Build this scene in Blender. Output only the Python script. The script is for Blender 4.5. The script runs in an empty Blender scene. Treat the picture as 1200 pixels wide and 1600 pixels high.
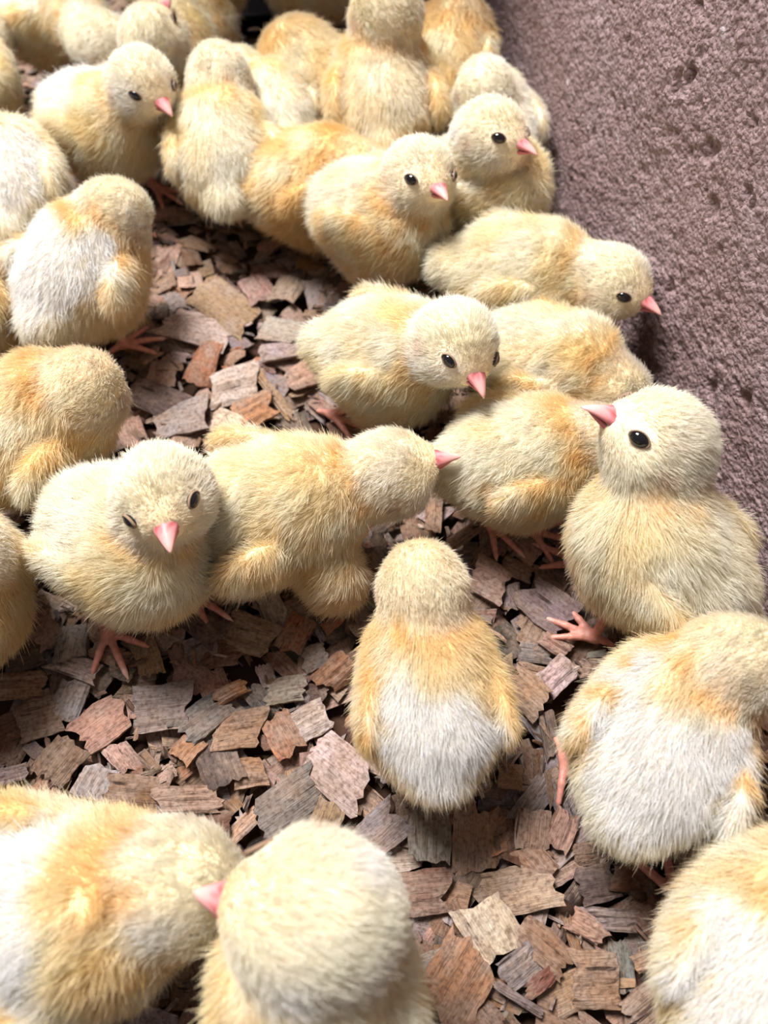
import bpy, math, random
import numpy as np
from mathutils import Vector, Matrix, Euler

# ------------------------------------------------------------------ camera
CAM_H = 0.275                      # metres above the litter
PITCH = math.radians(59.0)         # looking down
FPX = 1204.0                       # focal length in pixels of a 1200x1600 frame
SP, CP = math.sin(PITCH), math.cos(PITCH)
scene = bpy.context.scene
COL = scene.collection
cam_d = bpy.data.cameras.new('camera')
cam = bpy.data.objects.new('camera', cam_d)
COL.objects.link(cam)
cam.location = (0, 0, CAM_H)
cam.rotation_euler = (math.pi / 2 - PITCH, 0, 0)
cam_d.sensor_fit = 'VERTICAL'
cam_d.sensor_height = 24.0
cam_d.lens = 24.0 * FPX / 1600.0
cam_d.clip_start = 0.005
cam_d.clip_end = 20
cam_d.dof.use_dof = True
cam_d.dof.focus_distance = 0.262
cam_d.dof.aperture_fstop = 6.0
scene.camera = cam

# ------------------------------------------------------------------ world, light, exposure
world = bpy.data.worlds.new('room_light')
scene.world = world
world.use_nodes = True
bgn = world.node_tree.nodes['Background']
bgn.inputs[0].default_value = (0.62, 0.60, 0.64, 1)
bgn.inputs[1].default_value = 0.30
wl = bpy.data.lights.new('window_light', 'AREA')
wl.shape = 'RECTANGLE'
wl.size = 0.55
wl.size_y = 0.5
wl.energy = 56.0
wl.color = (1.0, 0.97, 0.955)
wlo = bpy.data.objects.new('window_light', wl)
COL.objects.link(wlo)
wlo.location = (-0.45, 0.70, 1.36)
wlo.rotation_euler = (Vector((0.0, 0.22, 0.0)) - wlo.location).to_track_quat('-Z', 'Y').to_euler()
vs = scene.view_settings
vs.view_transform = 'Standard'
vs.look = 'None'
vs.exposure = 0.0
vs.gamma = 1.0
vs.use_curve_mapping = False
scene.cycles.max_bounces = 4
scene.cycles.diffuse_bounces = 3
scene.cycles.transmission_bounces = 2

FUR = 1.0                          # density of the down
rng = np.random.default_rng(11)
random.seed(5)


def at(px, py, zmm=0.0):
    """the point (metres) at height zmm that the photograph shows at pixel px, py"""
    u = (px - 600.0) / FPX
    v = (py - 800.0) / FPX
    t = (CAM_H - zmm / 1000.0) / (SP + v * CP)
    return np.array([u * t, t * (CP - v * SP), zmm / 1000.0])


def lin(r, g, b):
    return tuple(((c / 255.0) / 12.92 if c / 255.0 <= 0.04045 else ((c / 255.0 + 0.055) / 1.055) ** 2.4) for c in (r, g, b))


def tag(o, label=None, cat=None, group=None, kind=None):
    if label: o['label'] = label
    if cat: o['category'] = cat
    if group: o['group'] = group
    if kind: o['kind'] = kind
    return o


def link(name, data, parent=None, mats=None):
    o = bpy.data.objects.new(name, data)
    COL.objects.link(o)
    if parent is not None: o.parent = parent
    return o


def mesh_np(name, verts, faces, mat=None, smooth=True, cols=None):
    me = bpy.data.meshes.new(name)
    me.from_pydata([tuple(v) for v in verts] if not isinstance(verts, np.ndarray) else verts.tolist(), [],
                   faces.tolist() if isinstance(faces, np.ndarray) else faces)
    if smooth:
        me.polygons.foreach_set('use_smooth', np.ones(len(me.polygons), dtype=bool))
    if cols is not None:
        a = me.color_attributes.new('col', 'FLOAT_COLOR', 'POINT')
        c = np.ones((len(me.vertices), 4), dtype=np.float32)
        c[:, :3] = cols
        a.data.foreach_set('color', c.ravel())
    if mat: me.materials.append(mat)
    me.update()
    return me


class Noise:
    """smooth random field: a sum of plane waves"""
    def __init__(self, scale, seed, k=14):
        r = np.random.default_rng(seed)
        d = r.normal(size=(k, 3)); d /= np.linalg.norm(d, axis=1)[:, None]
        self.k = d * (2 * math.pi / scale) * r.uniform(0.6, 1.5, size=(k, 1))
        self.ph = r.uniform(0, 6.283, k)
        self.n = math.sqrt(k / 2.0)

    def __call__(self, p):
        return np.sin(p @ self.k.T + self.ph).sum(1) / self.n


def smooth01(e0, e1, x):
    t = np.clip((x - e0) / (e1 - e0), 0, 1)
    return t * t * (3 - 2 * t)


# ------------------------------------------------------------------ materials
def new_mat(name):
    m = bpy.data.materials.new(name)
    m.use_nodes = True
    nt = m.node_tree
    return m, nt, nt.nodes['Principled BSDF'], nt.nodes, nt.links


def mat_down():
    m = bpy.data.materials.new('chick_down')
    m.use_nodes = True
    nt = m.node_tree
    N, L = nt.nodes, nt.links
    for n in list(N): N.remove(n)
    out = N.new('ShaderNodeOutputMaterial')
    at_ = N.new('ShaderNodeAttribute'); at_.attribute_name = 'col'
    hi = N.new('ShaderNodeHairInfo')
    ramp = N.new('ShaderNodeValToRGB')
    ramp.color_ramp.elements[0].position = 0.0; ramp.color_ramp.elements[0].color = (0.98, 0.90, 0.75, 1)
    ramp.color_ramp.elements[1].position = 0.65; ramp.color_ramp.elements[1].color = (1, 1, 1, 1)
    L.new(hi.outputs['Intercept'], ramp.inputs[0])
    mul = N.new('ShaderNodeMix'); mul.data_type = 'RGBA'; mul.blend_type = 'MULTIPLY'; mul.inputs[0].default_value = 1.0
    L.new(at_.outputs['Color'], mul.inputs[6]); L.new(ramp.outputs[0], mul.inputs[7])
    dif = N.new('ShaderNodeBsdfDiffuse'); tr = N.new('ShaderNodeBsdfTranslucent'); gl = N.new('ShaderNodeBsdfGlossy')
    gl.inputs['Roughness'].default_value = 0.42
    gl.inputs['Color'].default_value = (0.95, 0.93, 0.9, 1)
    L.new(mul.outputs[2], dif.inputs[0]); L.new(mul.outputs[2], tr.inputs[0])
    mx = N.new('ShaderNodeMixShader'); mx.inputs[0].default_value = 0.42
    L.new(dif.outputs[0], mx.inputs[1]); L.new(tr.outputs[0], mx.inputs[2])
    mx2 = N.new('ShaderNodeMixShader'); mx2.inputs[0].default_value = 0.04
    L.new(mx.outputs[0], mx2.inputs[1]); L.new(gl.outputs[0], mx2.inputs[2])
    L.new(mx2.outputs[0], out.inputs[0])
    return m


def mat_attr(name, rough=0.6, sss=0.0, spec=0.4, bump=None, coat=0.0):
    m, nt, b, N, L = new_mat(name)
    a = N.new('ShaderNodeAttribute'); a.attribute_name = 'col'
    L.new(a.outputs['Color'], b.inputs['Base Color'])
    b.inputs['Roughness'].default_value = rough
    b.inputs['Specular IOR Level'].default_value = spec
    b.inputs['Coat Weight'].default_value = coat
    if sss:
        b.inputs['Subsurface Weight'].default_value = sss
        b.inputs['Subsurface Radius'].default_value = (0.003, 0.0012, 0.0008)
        b.inputs['Subsurface Scale'].default_value = 0.6
    if bump:
        tc = N.new('ShaderNodeTexCoord')
        nz = N.new('ShaderNodeTexNoise'); nz.inputs['Scale'].default_value = bump[0]
        L.new(tc.outputs['Object'], nz.inputs['Vector'])
        bp = N.new('ShaderNodeBump'); bp.inputs['Strength'].default_value = bump[1]; bp.inputs['Distance'].default_value = 0.0004
        L.new(nz.outputs[0], bp.inputs['Height']); L.new(bp.outputs[0], b.inputs['Normal'])
    return m


def mat_wood(name, per_object):
    """weathered wood: colour of the piece, fibres along its own x axis"""
    m, nt, b, N, L = new_mat(name)
    tc = N.new('ShaderNodeTexCoord')
    if per_object:
        oi = N.new('ShaderNodeObjectInfo'); colsock = oi.outputs['Color']
        vec = N.new('ShaderNodeVectorMath'); vec.operation = 'ADD'
        rm = N.new('ShaderNodeVectorMath'); rm.operation = 'SCALE'; rm.inputs[0].default_value = (0.31, 0.17, 0.23)
        mm = N.new('ShaderNodeMath'); mm.operation = 'MULTIPLY'; mm.inputs[1].default_value = 7.0
        L.new(oi.outputs['Random'], mm.inputs[0]); L.new(mm.outputs[0], rm.inputs['Scale'])
        L.new(tc.outputs['Object'], vec.inputs[0]); L.new(rm.outputs[0], vec.inputs[1])
        src = vec.outputs[0]
    else:
        a = N.new('ShaderNodeAttribute'); a.attribute_name = 'col'; colsock = a.outputs['Color']
        uv = N.new('ShaderNodeAttribute'); uv.attribute_name = 'grain'
        src = uv.outputs['Vector']
    mp = N.new('ShaderNodeMapping'); mp.inputs['Scale'].default_value = (110, 1700, 1700)
    L.new(src, mp.inputs[0])
    fib = N.new('ShaderNodeTexNoise'); fib.inputs['Scale'].default_value = 1.0; fib.inputs['Detail'].default_value = 5; fib.inputs['Roughness'].default_value = 0.65
    L.new(mp.outputs[0], fib.inputs['Vector'])
    mp2 = N.new('ShaderNodeMapping'); mp2.inputs['Scale'].default_value = (45, 420, 420)
    L.new(src, mp2.inputs[0])
    crk = N.new('ShaderNodeTexNoise'); crk.inputs['Scale'].default_value = 1.0; crk.inputs['Detail'].default_value = 2
    L.new(mp2.outputs[0], crk.inputs['Vector'])
    blot = N.new('ShaderNodeTexNoise'); blot.inputs['Scale'].default_value = 130.0; blot.inputs['Detail'].default_value = 3
    L.new(src, blot.inputs['Vector'])
    r1 = N.new('ShaderNodeValToRGB'); r1.color_ramp.elements[0].position = 0.28; r1.color_ramp.elements[0].color = (0.62, 0.57, 0.54, 1)
    r1.color_ramp.elements[1].position = 0.70; r1.color_ramp.elements[1].color = (1.22, 1.2, 1.2, 1)
    L.new(fib.outputs[0], r1.inputs[0])
    r2 = N.new('ShaderNodeValToRGB'); r2.color_ramp.elements[0].position = 0.27; r2.color_ramp.elements[0].color = (0.22, 0.18, 0.17, 1)
    r2.color_ramp.elements[1].position = 0.34; r2.color_ramp.elements[1].color = (1, 1, 1, 1)
    L.new(crk.outputs[0], r2.inputs[0])
    r3 = N.new('ShaderNodeValToRGB'); r3.color_ramp.elements[0].position = 0.30; r3.color_ramp.elements[0].color = (0.98, 0.92, 0.86, 1)
    r3.color_ramp.elements[1].position = 0.66; r3.color_ramp.elements[1].color = (1.0, 1.04, 1.10, 1)
    L.new(blot.outputs[0], r3.inputs[0])
    wn = N.new('ShaderNodeTexNoise'); wn.inputs['Scale'].default_value = 85.0; wn.inputs['Detail'].default_value = 5; wn.inputs['Roughness'].default_value = 0.65
    L.new(src, wn.inputs['Vector'])
    wr = N.new('ShaderNodeValToRGB'); wr.color_ramp.elements[0].position = 0.42; wr.color_ramp.elements[0].color = (0, 0, 0, 1)
    wr.color_ramp.elements[1].position = 0.62; wr.color_ramp.elements[1].color = (0.75, 0.75, 0.75, 1)
    L.new(wn.outputs[0], wr.inputs[0])
    wm = N.new('ShaderNodeMix'); wm.data_type = 'RGBA'; wm.inputs[7].default_value = (*lin(152, 133, 118), 1)
    L.new(wr.outputs[0], wm.inputs[0]); L.new(colsock, wm.inputs[6])
    sp = N.new('ShaderNodeTexNoise'); sp.inputs['Scale'].default_value = 700.0; sp.inputs['Detail'].default_value = 3
    L.new(src, sp.inputs['Vector'])
    r4 = N.new('ShaderNodeValToRGB'); r4.color_ramp.elements[0].position = 0.30; r4.color_ramp.elements[0].color = (0.55, 0.5, 0.47, 1)
    r4.color_ramp.elements[1].position = 0.55; r4.color_ramp.elements[1].color = (1.05, 1.05, 1.05, 1)
    L.new(sp.outputs[0], r4.inputs[0])
    cur = wm.outputs[2]
    for r in (r1, r2, r3, r4):
        mx = N.new('ShaderNodeMix'); mx.data_type = 'RGBA'; mx.blend_type = 'MULTIPLY'; mx.inputs[0].default_value = 1.0
        L.new(cur, mx.inputs[6]); L.new(r.outputs[0], mx.inputs[7]); cur = mx.outputs[2]
    L.new(cur, b.inputs['Base Color'])
    b.inputs['Roughness'].default_value = 0.72
    b.inputs['Specular IOR Level'].default_value = 0.35
    ad = N.new('ShaderNodeMath'); ad.operation = 'MULTIPLY_ADD'; ad.inputs[1].default_value = 0.6
    L.new(r2.outputs[0], ad.inputs[0]); L.new(fib.outputs[0], ad.inputs[2])
    bp = N.new('ShaderNodeBump'); bp.inputs['Strength'].default_value = 0.9; bp.inputs['Distance'].default_value = 0.0006
    L.new(ad.outputs[0], bp.inputs['Height']); L.new(bp.outputs[0], b.inputs['Normal'])
    return m


def mat_wall():
    m, nt, b, N, L = new_mat('rough_plaster_block')
    tc = N.new('ShaderNodeTexCoord')
    n1 = N.new('ShaderNodeTexNoise'); n1.inputs['Scale'].default_value = 24; n1.inputs['Detail'].default_value = 6
    n2 = N.new('ShaderNodeTexNoise'); n2.inputs['Scale'].default_value = 700; n2.inputs['Detail'].default_value = 5; n2.inputs['Roughness'].default_value = 0.6
    n3 = N.new('ShaderNodeTexNoise'); n3.inputs['Scale'].default_value = 95; n3.inputs['Detail'].default_value = 3
    for n in (n1, n2, n3): L.new(tc.outputs['Object'], n.inputs['Vector'])
    r1 = N.new('ShaderNodeValToRGB')
    r1.color_ramp.elements[0].position = 0.3; r1.color_ramp.elements[0].color = (*lin(154, 130, 128), 1)
    r1.color_ramp.elements[1].position = 0.7; r1.color_ramp.elements[1].color = (*lin(172, 152, 154), 1)
    L.new(n1.outputs[0], r1.inputs[0])
    r2 = N.new('ShaderNodeValToRGB')
    r2.color_ramp.elements[0].position = 0.3; r2.color_ramp.elements[0].color = (0.58, 0.54, 0.53, 1)
    r2.color_ramp.elements[1].position = 0.68; r2.color_ramp.elements[1].color = (1.15, 1.15, 1.16, 1)
    L.new(n2.outputs[0], r2.inputs[0])
    mx = N.new('ShaderNodeMix'); mx.data_type = 'RGBA'; mx.blend_type = 'MULTIPLY'; mx.inputs[0].default_value = 1
    L.new(r1.outputs[0], mx.inputs[6]); L.new(r2.outputs[0], mx.inputs[7])
    # chalky flecks
    r3 = N.new('ShaderNodeValToRGB')
    r3.color_ramp.elements[0].position = 0.665; r3.color_ramp.elements[0].color = (0, 0, 0, 1)
    r3.color_ramp.elements[1].position = 0.76; r3.color_ramp.elements[1].color = (0.75, 0.75, 0.75, 1)
    L.new(n3.outputs[0], r3.inputs[0])
    mx2 = N.new('ShaderNodeMix'); mx2.data_type = 'RGBA'
    L.new(r3.outputs[0], mx2.inputs[0]); L.new(mx.outputs[2], mx2.inputs[6]); mx2.inputs[7].default_value = (*lin(205, 196, 202), 1)
    L.new(mx2.outputs[2], b.inputs['Base Color'])
    b.inputs['Roughness'].default_value = 0.92
    b.inputs['Specular IOR Level'].default_value = 0.2
    bp = N.new('ShaderNodeBump'); bp.inputs['Strength'].default_value = 1.0; bp.inputs['Distance'].default_value = 0.0014
    vo = N.new('ShaderNodeTexVoronoi'); vo.inputs['Scale'].default_value = 520; L.new(tc.outputs['Object'], vo.inputs['Vector'])
    ad = N.new('ShaderNodeMath'); ad.operation = 'MULTIPLY_ADD'; ad.inputs[1].default_value = -0.9
    L.new(vo.outputs['Distance'], ad.inputs[0]); L.new(n2.outputs[0], ad.inputs[2])
    L.new(ad.outputs[0], bp.inputs['Height']); L.new(bp.outputs[0], b.inputs['Normal'])
    return m


def mat_plain(name, col, rough=0.6, spec=0.4):
    m, nt, b, N, L = new_mat(name)
    tc = N.new('ShaderNodeTexCoord')
    nz = N.new('ShaderNodeTexNoise'); nz.inputs['Scale'].default_value = 300
    L.new(tc.outputs['Object'], nz.inputs['Vector'])
    r = N.new('ShaderNodeValToRGB')
    r.color_ramp.elements[0].color = (*[c * 0.75 for c in col], 1)
    r.color_ramp.elements[1].color = (*[min(1, c * 1.2) for c in col], 1)
    L.new(nz.outputs[0], r.inputs[0]); L.new(r.outputs[0], b.inputs['Base Color'])
    b.inputs['Roughness'].default_value = rough
    b.inputs['Specular IOR Level'].default_value = spec
    return m


M_DOWN = mat_down()
M_SKIN = mat_attr('chick_skin', 0.8, 0.0, 0.1)
M_BEAK = mat_attr('beak_horn', 0.48, 0.35, 0.35)
M_LEG = mat_attr('leg_skin', 0.45, 0.3, 0.45, bump=(900, 0.5))
M_EYE = mat_plain('eye_black', (0.008, 0.007, 0.008), 0.06, 0.7)
M_LID = mat_plain('eyelid_skin', lin(150, 126, 106), 0.9, 0.1)
M_CHIP = mat_wood('weathered_wood', True)
M_LITTER = mat_wood('wood_litter', False)
M_WALL = mat_wall()
M_FLOOR = mat_plain('dark_bedding', lin(74, 54, 44), 0.95, 0.1)
M_BLACK = mat_plain('gap_black', (0.004, 0.004, 0.005), 0.5, 0.2)

# ------------------------------------------------------------------ setting: floor and wall
me = mesh_np('floor', [(-.6, -.4, -.03), (.6, -.4, -.03), (.6, 1.1, -.03), (-.6, 1.1, -.03),
                       (-.6, -.4, -.009), (.6, -.4, -.009), (.6, 1.1, -.009), (-.6, 1.1, -.009)],
             [(4, 5, 6, 7), (3, 2, 1, 0), (0, 1, 5, 4), (1, 2, 6, 5), (2, 3, 7, 6), (3, 0, 4, 7)], M_FLOOR, smooth=False)
tag(link('floor', me), 'dark bedding floor under the wood chips', kind='structure')

WA = at(1200, 965); WB = at(702, 20)          # the line where the wall meets the litter
wdir = (WB - WA); wdir[2] = 0; wdir /= np.linalg.norm(wdir)
wnor = np.array([-wdir[1], wdir[0], 0.0])     # towards the chicks
if wnor[0] > 0: wnor = -wnor


def wall_uv(px, py):
    u = (px - 600.0) / FPX; v = (py - 800.0) / FPX
    d = np.array([u, CP - v * SP, -(SP + v * CP)]); o = np.array([0, 0, CAM_H])
    t = np.dot(WA - o, wnor) / np.dot(d, wnor)
    p = o + t * d
    return np.dot(p - WA, wdir), p[2]


def upsample_noise(nu, nv, step, cell, r):
    """cubic-smoothed value noise on a grid"""
    cu = int(nu * step / cell) + 3; cv = int(nv * step / cell) + 3
    g = r.normal(size=(cu, cv))
    fu = np.arange(nu) * step / cell; fv = np.arange(nv) * step / cell
    iu = fu.astype(int); iv = fv.astype(int)
    su = fu - iu; sv = fv - iv
    su = su * su * (3 - 2 * su); sv = sv * sv * (3 - 2 * sv)
    a = g[iu][:, iv]; b = g[iu + 1][:, iv]; c = g[iu][:, iv + 1]; d = g[iu + 1][:, iv + 1]
    su = su[:, None]; sv = sv[None, :]
    return (a * (1 - su) + b * su) * (1 - sv) + (c * (1 - su) + d * su) * sv


def build_wall():
    r = np.random.default_rng(3)
    step = 0.00105
    u0, u1, z0, z1 = -0.30, 0.62, -0.012, 0.30
    nu = int((u1 - u0) / step) + 1; nv = int((z1 - z0) / step) + 1
    U = u0 + np.arange(nu) * step; Z = z0 + np.arange(nv) * step
    h = (0.00012 * upsample_noise(nu, nv, step, 0.0034, r) + 0.00034 * upsample_noise(nu, nv, step, 0.0019, r)
         + 0.0002 * upsample_noise(nu, nv, step, 0.009, r) + 0.0006 * upsample_noise(nu, nv, step, 0.04, r))
    n = upsample_noise(nu, nv, step, 0.0042, r)
    h -= 0.0012 * np.clip(n - 1.5, 0, 1)                     # small pores
    for (px, py, rad, dep) in ((1080, 116, .0022, .0035), (1062, 135, .0019, .0022), (1076, 132, .0018, .0018), (956, 158, .0018, .0022),
                               (1106, 236, .0036, .0028), (1094, 244, .002, .0015), (1112, 326, .0032, .002), (1048, 451, .0026, .0024),
                               (1180, 320, .002, .002), (1170, 300, .0022, .002), (974, 173, .0015, .0015), (1088, 12, .002, .002), (1175, 193, .002, .002),
                               (1065, 118, .0013, .0015), (1165, 625, .003, .0024), (1108, 606, .0035, .0020), (1120, 470, .0015, .0014), (1150, 600, .0015, .0015)):
        pu, pz = wall_uv(px, py)
        du = (U - pu)[:, None]; dz = (Z - pz)[None, :]
        ang = np.arctan2(dz, du)
        q = np.sqrt(du ** 2 + (dz * 0.85) ** 2) / (rad * (1 + 0.25 * np.sin(3 * ang + px)))
        h -= dep * np.exp(-q ** 4)
    P = WA[None, None, :] + U[:, None, None] * wdir + h[:, :, None] * wnor
    P = np.broadcast_to(P, (nu, nv, 3)).copy(); P[:, :, 2] = Z[None, :]
    idx = np.arange(nu * nv).reshape(nu, nv)
    quads = np.stack([idx[:-1, :-1], idx[:-1, 1:], idx[1:, 1:], idx[1:, :-1]], -1).reshape(-1, 4)
    V = P.reshape(-1, 3)
    # back of the block
    back = []
    for (a, z) in ((u0, z0), (u1, z0), (u1, z1), (u0, z1)):
        p = WA + a * wdir - 0.12 * wnor; back.append((p[0], p[1], z))
    nb = len(V)
    V = np.vstack([V, np.array(back)])
    faces = quads.tolist()
    c00, c10, c11, c01 = int(idx[0, 0]), int(idx[-1, 0]), int(idx[-1, -1]), int(idx[0, -1])
    faces += [[nb, nb + 1, nb + 2, nb + 3], [nb + 3, nb + 2] + [int(i) for i in idx[::-1, -1]], [nb + 1, nb + 2] + [int(i) for i in idx[-1, ::-1]],
              [nb + 3, nb] + [int(i) for i in idx[0, :]]]
    me = mesh_np('wall_right', V, faces, M_WALL)
    tag(link('wall_right', me), 'rough pitted mauve grey wall beside the chicks', kind='structure')


build_wall()


def slab(name, lo, hi, label, m):
    x0, y0, z0 = lo; x1, y1, z1 = hi
    me = mesh_np(name, [(x0, y0, z0), (x1, y0, z0), (x1, y1, z0), (x0, y1, z0), (x0, y0, z1), (x1, y0, z1), (x1, y1, z1), (x0, y1, z1)],
                 [(4, 5, 6, 7), (3, 2, 1, 0), (0, 1, 5, 4), (1, 2, 6, 5), (2, 3, 7, 6), (3, 0, 4, 7)], m, smooth=False)
    tag(link(name, me), label, kind='structure')


slab('added_wall_back', (-0.6, 0.80, -0.012), (0.02, 0.86, 0.30), 'unseen wall added behind the chicks under the shading cover', M_WALL)  # unseen wall, added with the cover to darken the far end
slab('added_shade_cover', (-0.21, 0.49, 0.301), (0.20, 0.86, 0.315), 'unseen low cover added to shade the far end of the pen', M_FLOOR)  # unseen cover, added to keep light off the far chicks

# ------------------------------------------------------------------ implicit shapes -> one continuous mesh
def sd_ell(p, c, r, R=None):
    q = p - np.asarray(c)
    if R is not None: q = q @ R          # R columns: local axes
    r = np.asarray(r, float)
    k0 = np.sqrt(((q / r) ** 2).sum(-1)) + 1e-9
    k1 = np.sqrt(((q / (r * r)) ** 2).sum(-1)) + 1e-9
    return k0 * (k0 - 1) / k1


def sd_cone(p, a, b, ra, rb):
    a = np.asarray(a, float); b = np.asarray(b, float)
    ab = b - a
    t = np.clip(((p - a) @ ab) / (ab @ ab), 0, 1)
    return np.linalg.norm(p - (a + t[..., None] * ab), axis=-1) - (ra + (rb - ra) * t)


def smin(a, b, k):
    h = np.clip(0.5 + 0.5 * (b - a) / k, 0, 1)
    return b + (a - b) * h - k * h * (1 - h)


def surface_nets(fn, lo, hi, h):
    lo = np.asarray(lo, float)
    n = [int(math.ceil((hi[i] - lo[i]) / h)) + 1 for i in range(3)]
    ax = [lo[i] + np.arange(n[i]) * h for i in range(3)]
    G = np.stack(np.meshgrid(*ax, indexing='ij'), -1)
    f = fn(G.reshape(-1, 3)).reshape(n)
    s = f < 0
    cells = tuple(k - 1 for k in n)
    acc = np.zeros(cells + (3,)); cnt = np.zeros(cells)
    for d in range(3):
        o = [(a, b) for a in (0, 1) for b in (0, 1)]
        others = [k for k in range(3) if k != d]
        for (a, b) in o:
            sl0 = [None] * 3; sl1 = [None] * 3
            off = np.zeros(3)
            for k, v in zip(others, (a, b)):
                sl0[k] = sl1[k] = slice(v, n[k] - 1 + v); off[k] = v
            sl0[d] = slice(0, n[d] - 1); sl1[d] = slice(1, n[d])
            f0 = f[tuple(sl0)]; f1 = f[tuple(sl1)]
            m = (f0 < 0) != (f1 < 0)
            t = np.where(m, f0 / np.where(m, f0 - f1, 1), 0)
            pos = np.zeros(cells + (3,)); pos[...] = off; pos[..., d] = t
            acc += pos * m[..., None]; cnt += m
    act = cnt > 0
    ids = -np.ones(cells, int); ids[act] = np.arange(act.sum())
    ii = np.stack(np.nonzero(act), -1)
    V = lo + (ii + acc[act] / cnt[act][:, None]) * h
    F = []
    for d in range(3):
        e, g = [(1, 2), (2, 0), (0, 1)][d]
        sl0 = [slice(1, n[k] - 1) for k in range(3)]; sl1 = list(sl0)
        sl0[d] = slice(0, n[d] - 1); sl1[d] = slice(1, n[d])
        a = s[tuple(sl0)]; b = s[tuple(sl1)]
        for flip, mm in ((False, a & ~b), (True, ~a & b)):
            c = np.stack(np.nonzero(mm), -1)
            if not len(c): continue
            base = c.copy()
            for k in range(3):
                if k != d: base[:, k] += 1
            q = []
            for (de, dg) in ((0, 0), (-1, 0), (-1, -1), (0, -1)):
                cc = base.copy(); cc[:, e] += de; cc[:, g] += dg
                q.append(ids[cc[:, 0], cc[:, 1], cc[:, 2]])
            q = np.stack(q, -1)
            F.append(q[:, ::-1] if flip else q)
    F = np.concatenate(F)
    F = F[(F >= 0).all(1)]
    return V, F


def vert_normals(V, F):
    n = np.cross(V[F[:, 2]] - V[F[:, 0]], V[F[:, 3]] - V[F[:, 1]])
    N = np.zeros_like(V)
    for k in range(4): np.add.at(N, F[:, k], n)
    return N / (np.linalg.norm(N, axis=1)[:, None] + 1e-12)


def rot(yaw, pitch, roll=0.0):
    """columns: forward, left, up; pitch up positive, degrees"""
    y, p, r = (math.radians(a) for a in (yaw, pitch, roll))
    Rz = np.array([[math.cos(y), -math.sin(y), 0], [math.sin(y), math.cos(y), 0], [0, 0, 1]])
    Ry = np.array([[math.cos(p), 0, -math.sin(p)], [0, 1, 0], [math.sin(p), 0, math.cos(p)]])
    Rx = np.array([[1, 0, 0], [0, math.cos(r), -math.sin(r)], [0, math.sin(r), math.cos(r)]])
    return Rz @ Ry @ Rx


# ------------------------------------------------------------------ shared small parts
def leg_mesh(seed, spread, hip):
    r = np.random.default_rng(seed)
    toes = [(-spread, 17.0), (0 + r.uniform(-6, 6), 21.0), (spread, 17.0), (180 + r.uniform(-15, 15), 8.5)]
    segs = []
    def fn(p):
        d = sd_cone(p, (0, 0, 3.4), hip, 1.8, 2.1)
        d = smin(d, sd_ell(p, (0, 0, 3.2), (2.6, 2.4, 2.2)), 1.5)
        for a, l in toes:
            c, s_ = math.cos(math.radians(a)), math.sin(math.radians(a))
            mid = np.array([c * l * 0.5, s_ * l * 0.5, 2.6]); end = np.array([c * l * 0.86, s_ * l * 0.86, 1.4]); tip = np.array([c * l, s_ * l, 0.6])
            t = smin(sd_cone(p, (c * 1.5, s_ * 1.5, 3.0), mid, 1.6, 1.35), sd_cone(p, mid, end, 1.4, 1.05), 0.6)
            t = smin(t, sd_cone(p, end, tip, 1.0, 0.35), 0.4)
            d = smin(d, t, 1.4)
        return d
    hip = np.asarray(hip, float)
    lo_ = np.minimum([-13, -19, -2], hip - 5); hi_ = np.maximum([24, 19, 8], hip + 5)
    V, F = surface_nets(fn, lo_, hi_, 0.72)
    pink = np.array(lin(204, 140, 124)); pale = np.array(lin(222, 180, 164))
    rad = np.linalg.norm(V[:, :2], axis=1)
    w = smooth01(14, 20, rad)[:, None]
    ring = 0.5 + 0.5 * np.sin(rad * 2.4 + V[:, 2] * 1.6)
    C = pink * (1 - w) + pale * w
    C = C * (0.88 + 0.16 * ring)[:, None]
    return mesh_np('leg', V * 0.001, F, M_LEG, cols=C)




def loft(sections):
    """sections: list of (m,3) rings -> closed tube mesh"""
    m = len(sections[0]); V = np.concatenate(sections); F = []
    for i in range(len(sections) - 1):
        for j in range(m):
            a = i * m + j; b = i * m + (j + 1) % m
            F.append((a, b, b + m, a + m))
    F.append(tuple(range(m - 1, -1, -1)))
    F.append(tuple(range((len(sections) - 1) * m, len(sections) * m)))
    return V, F


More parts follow.
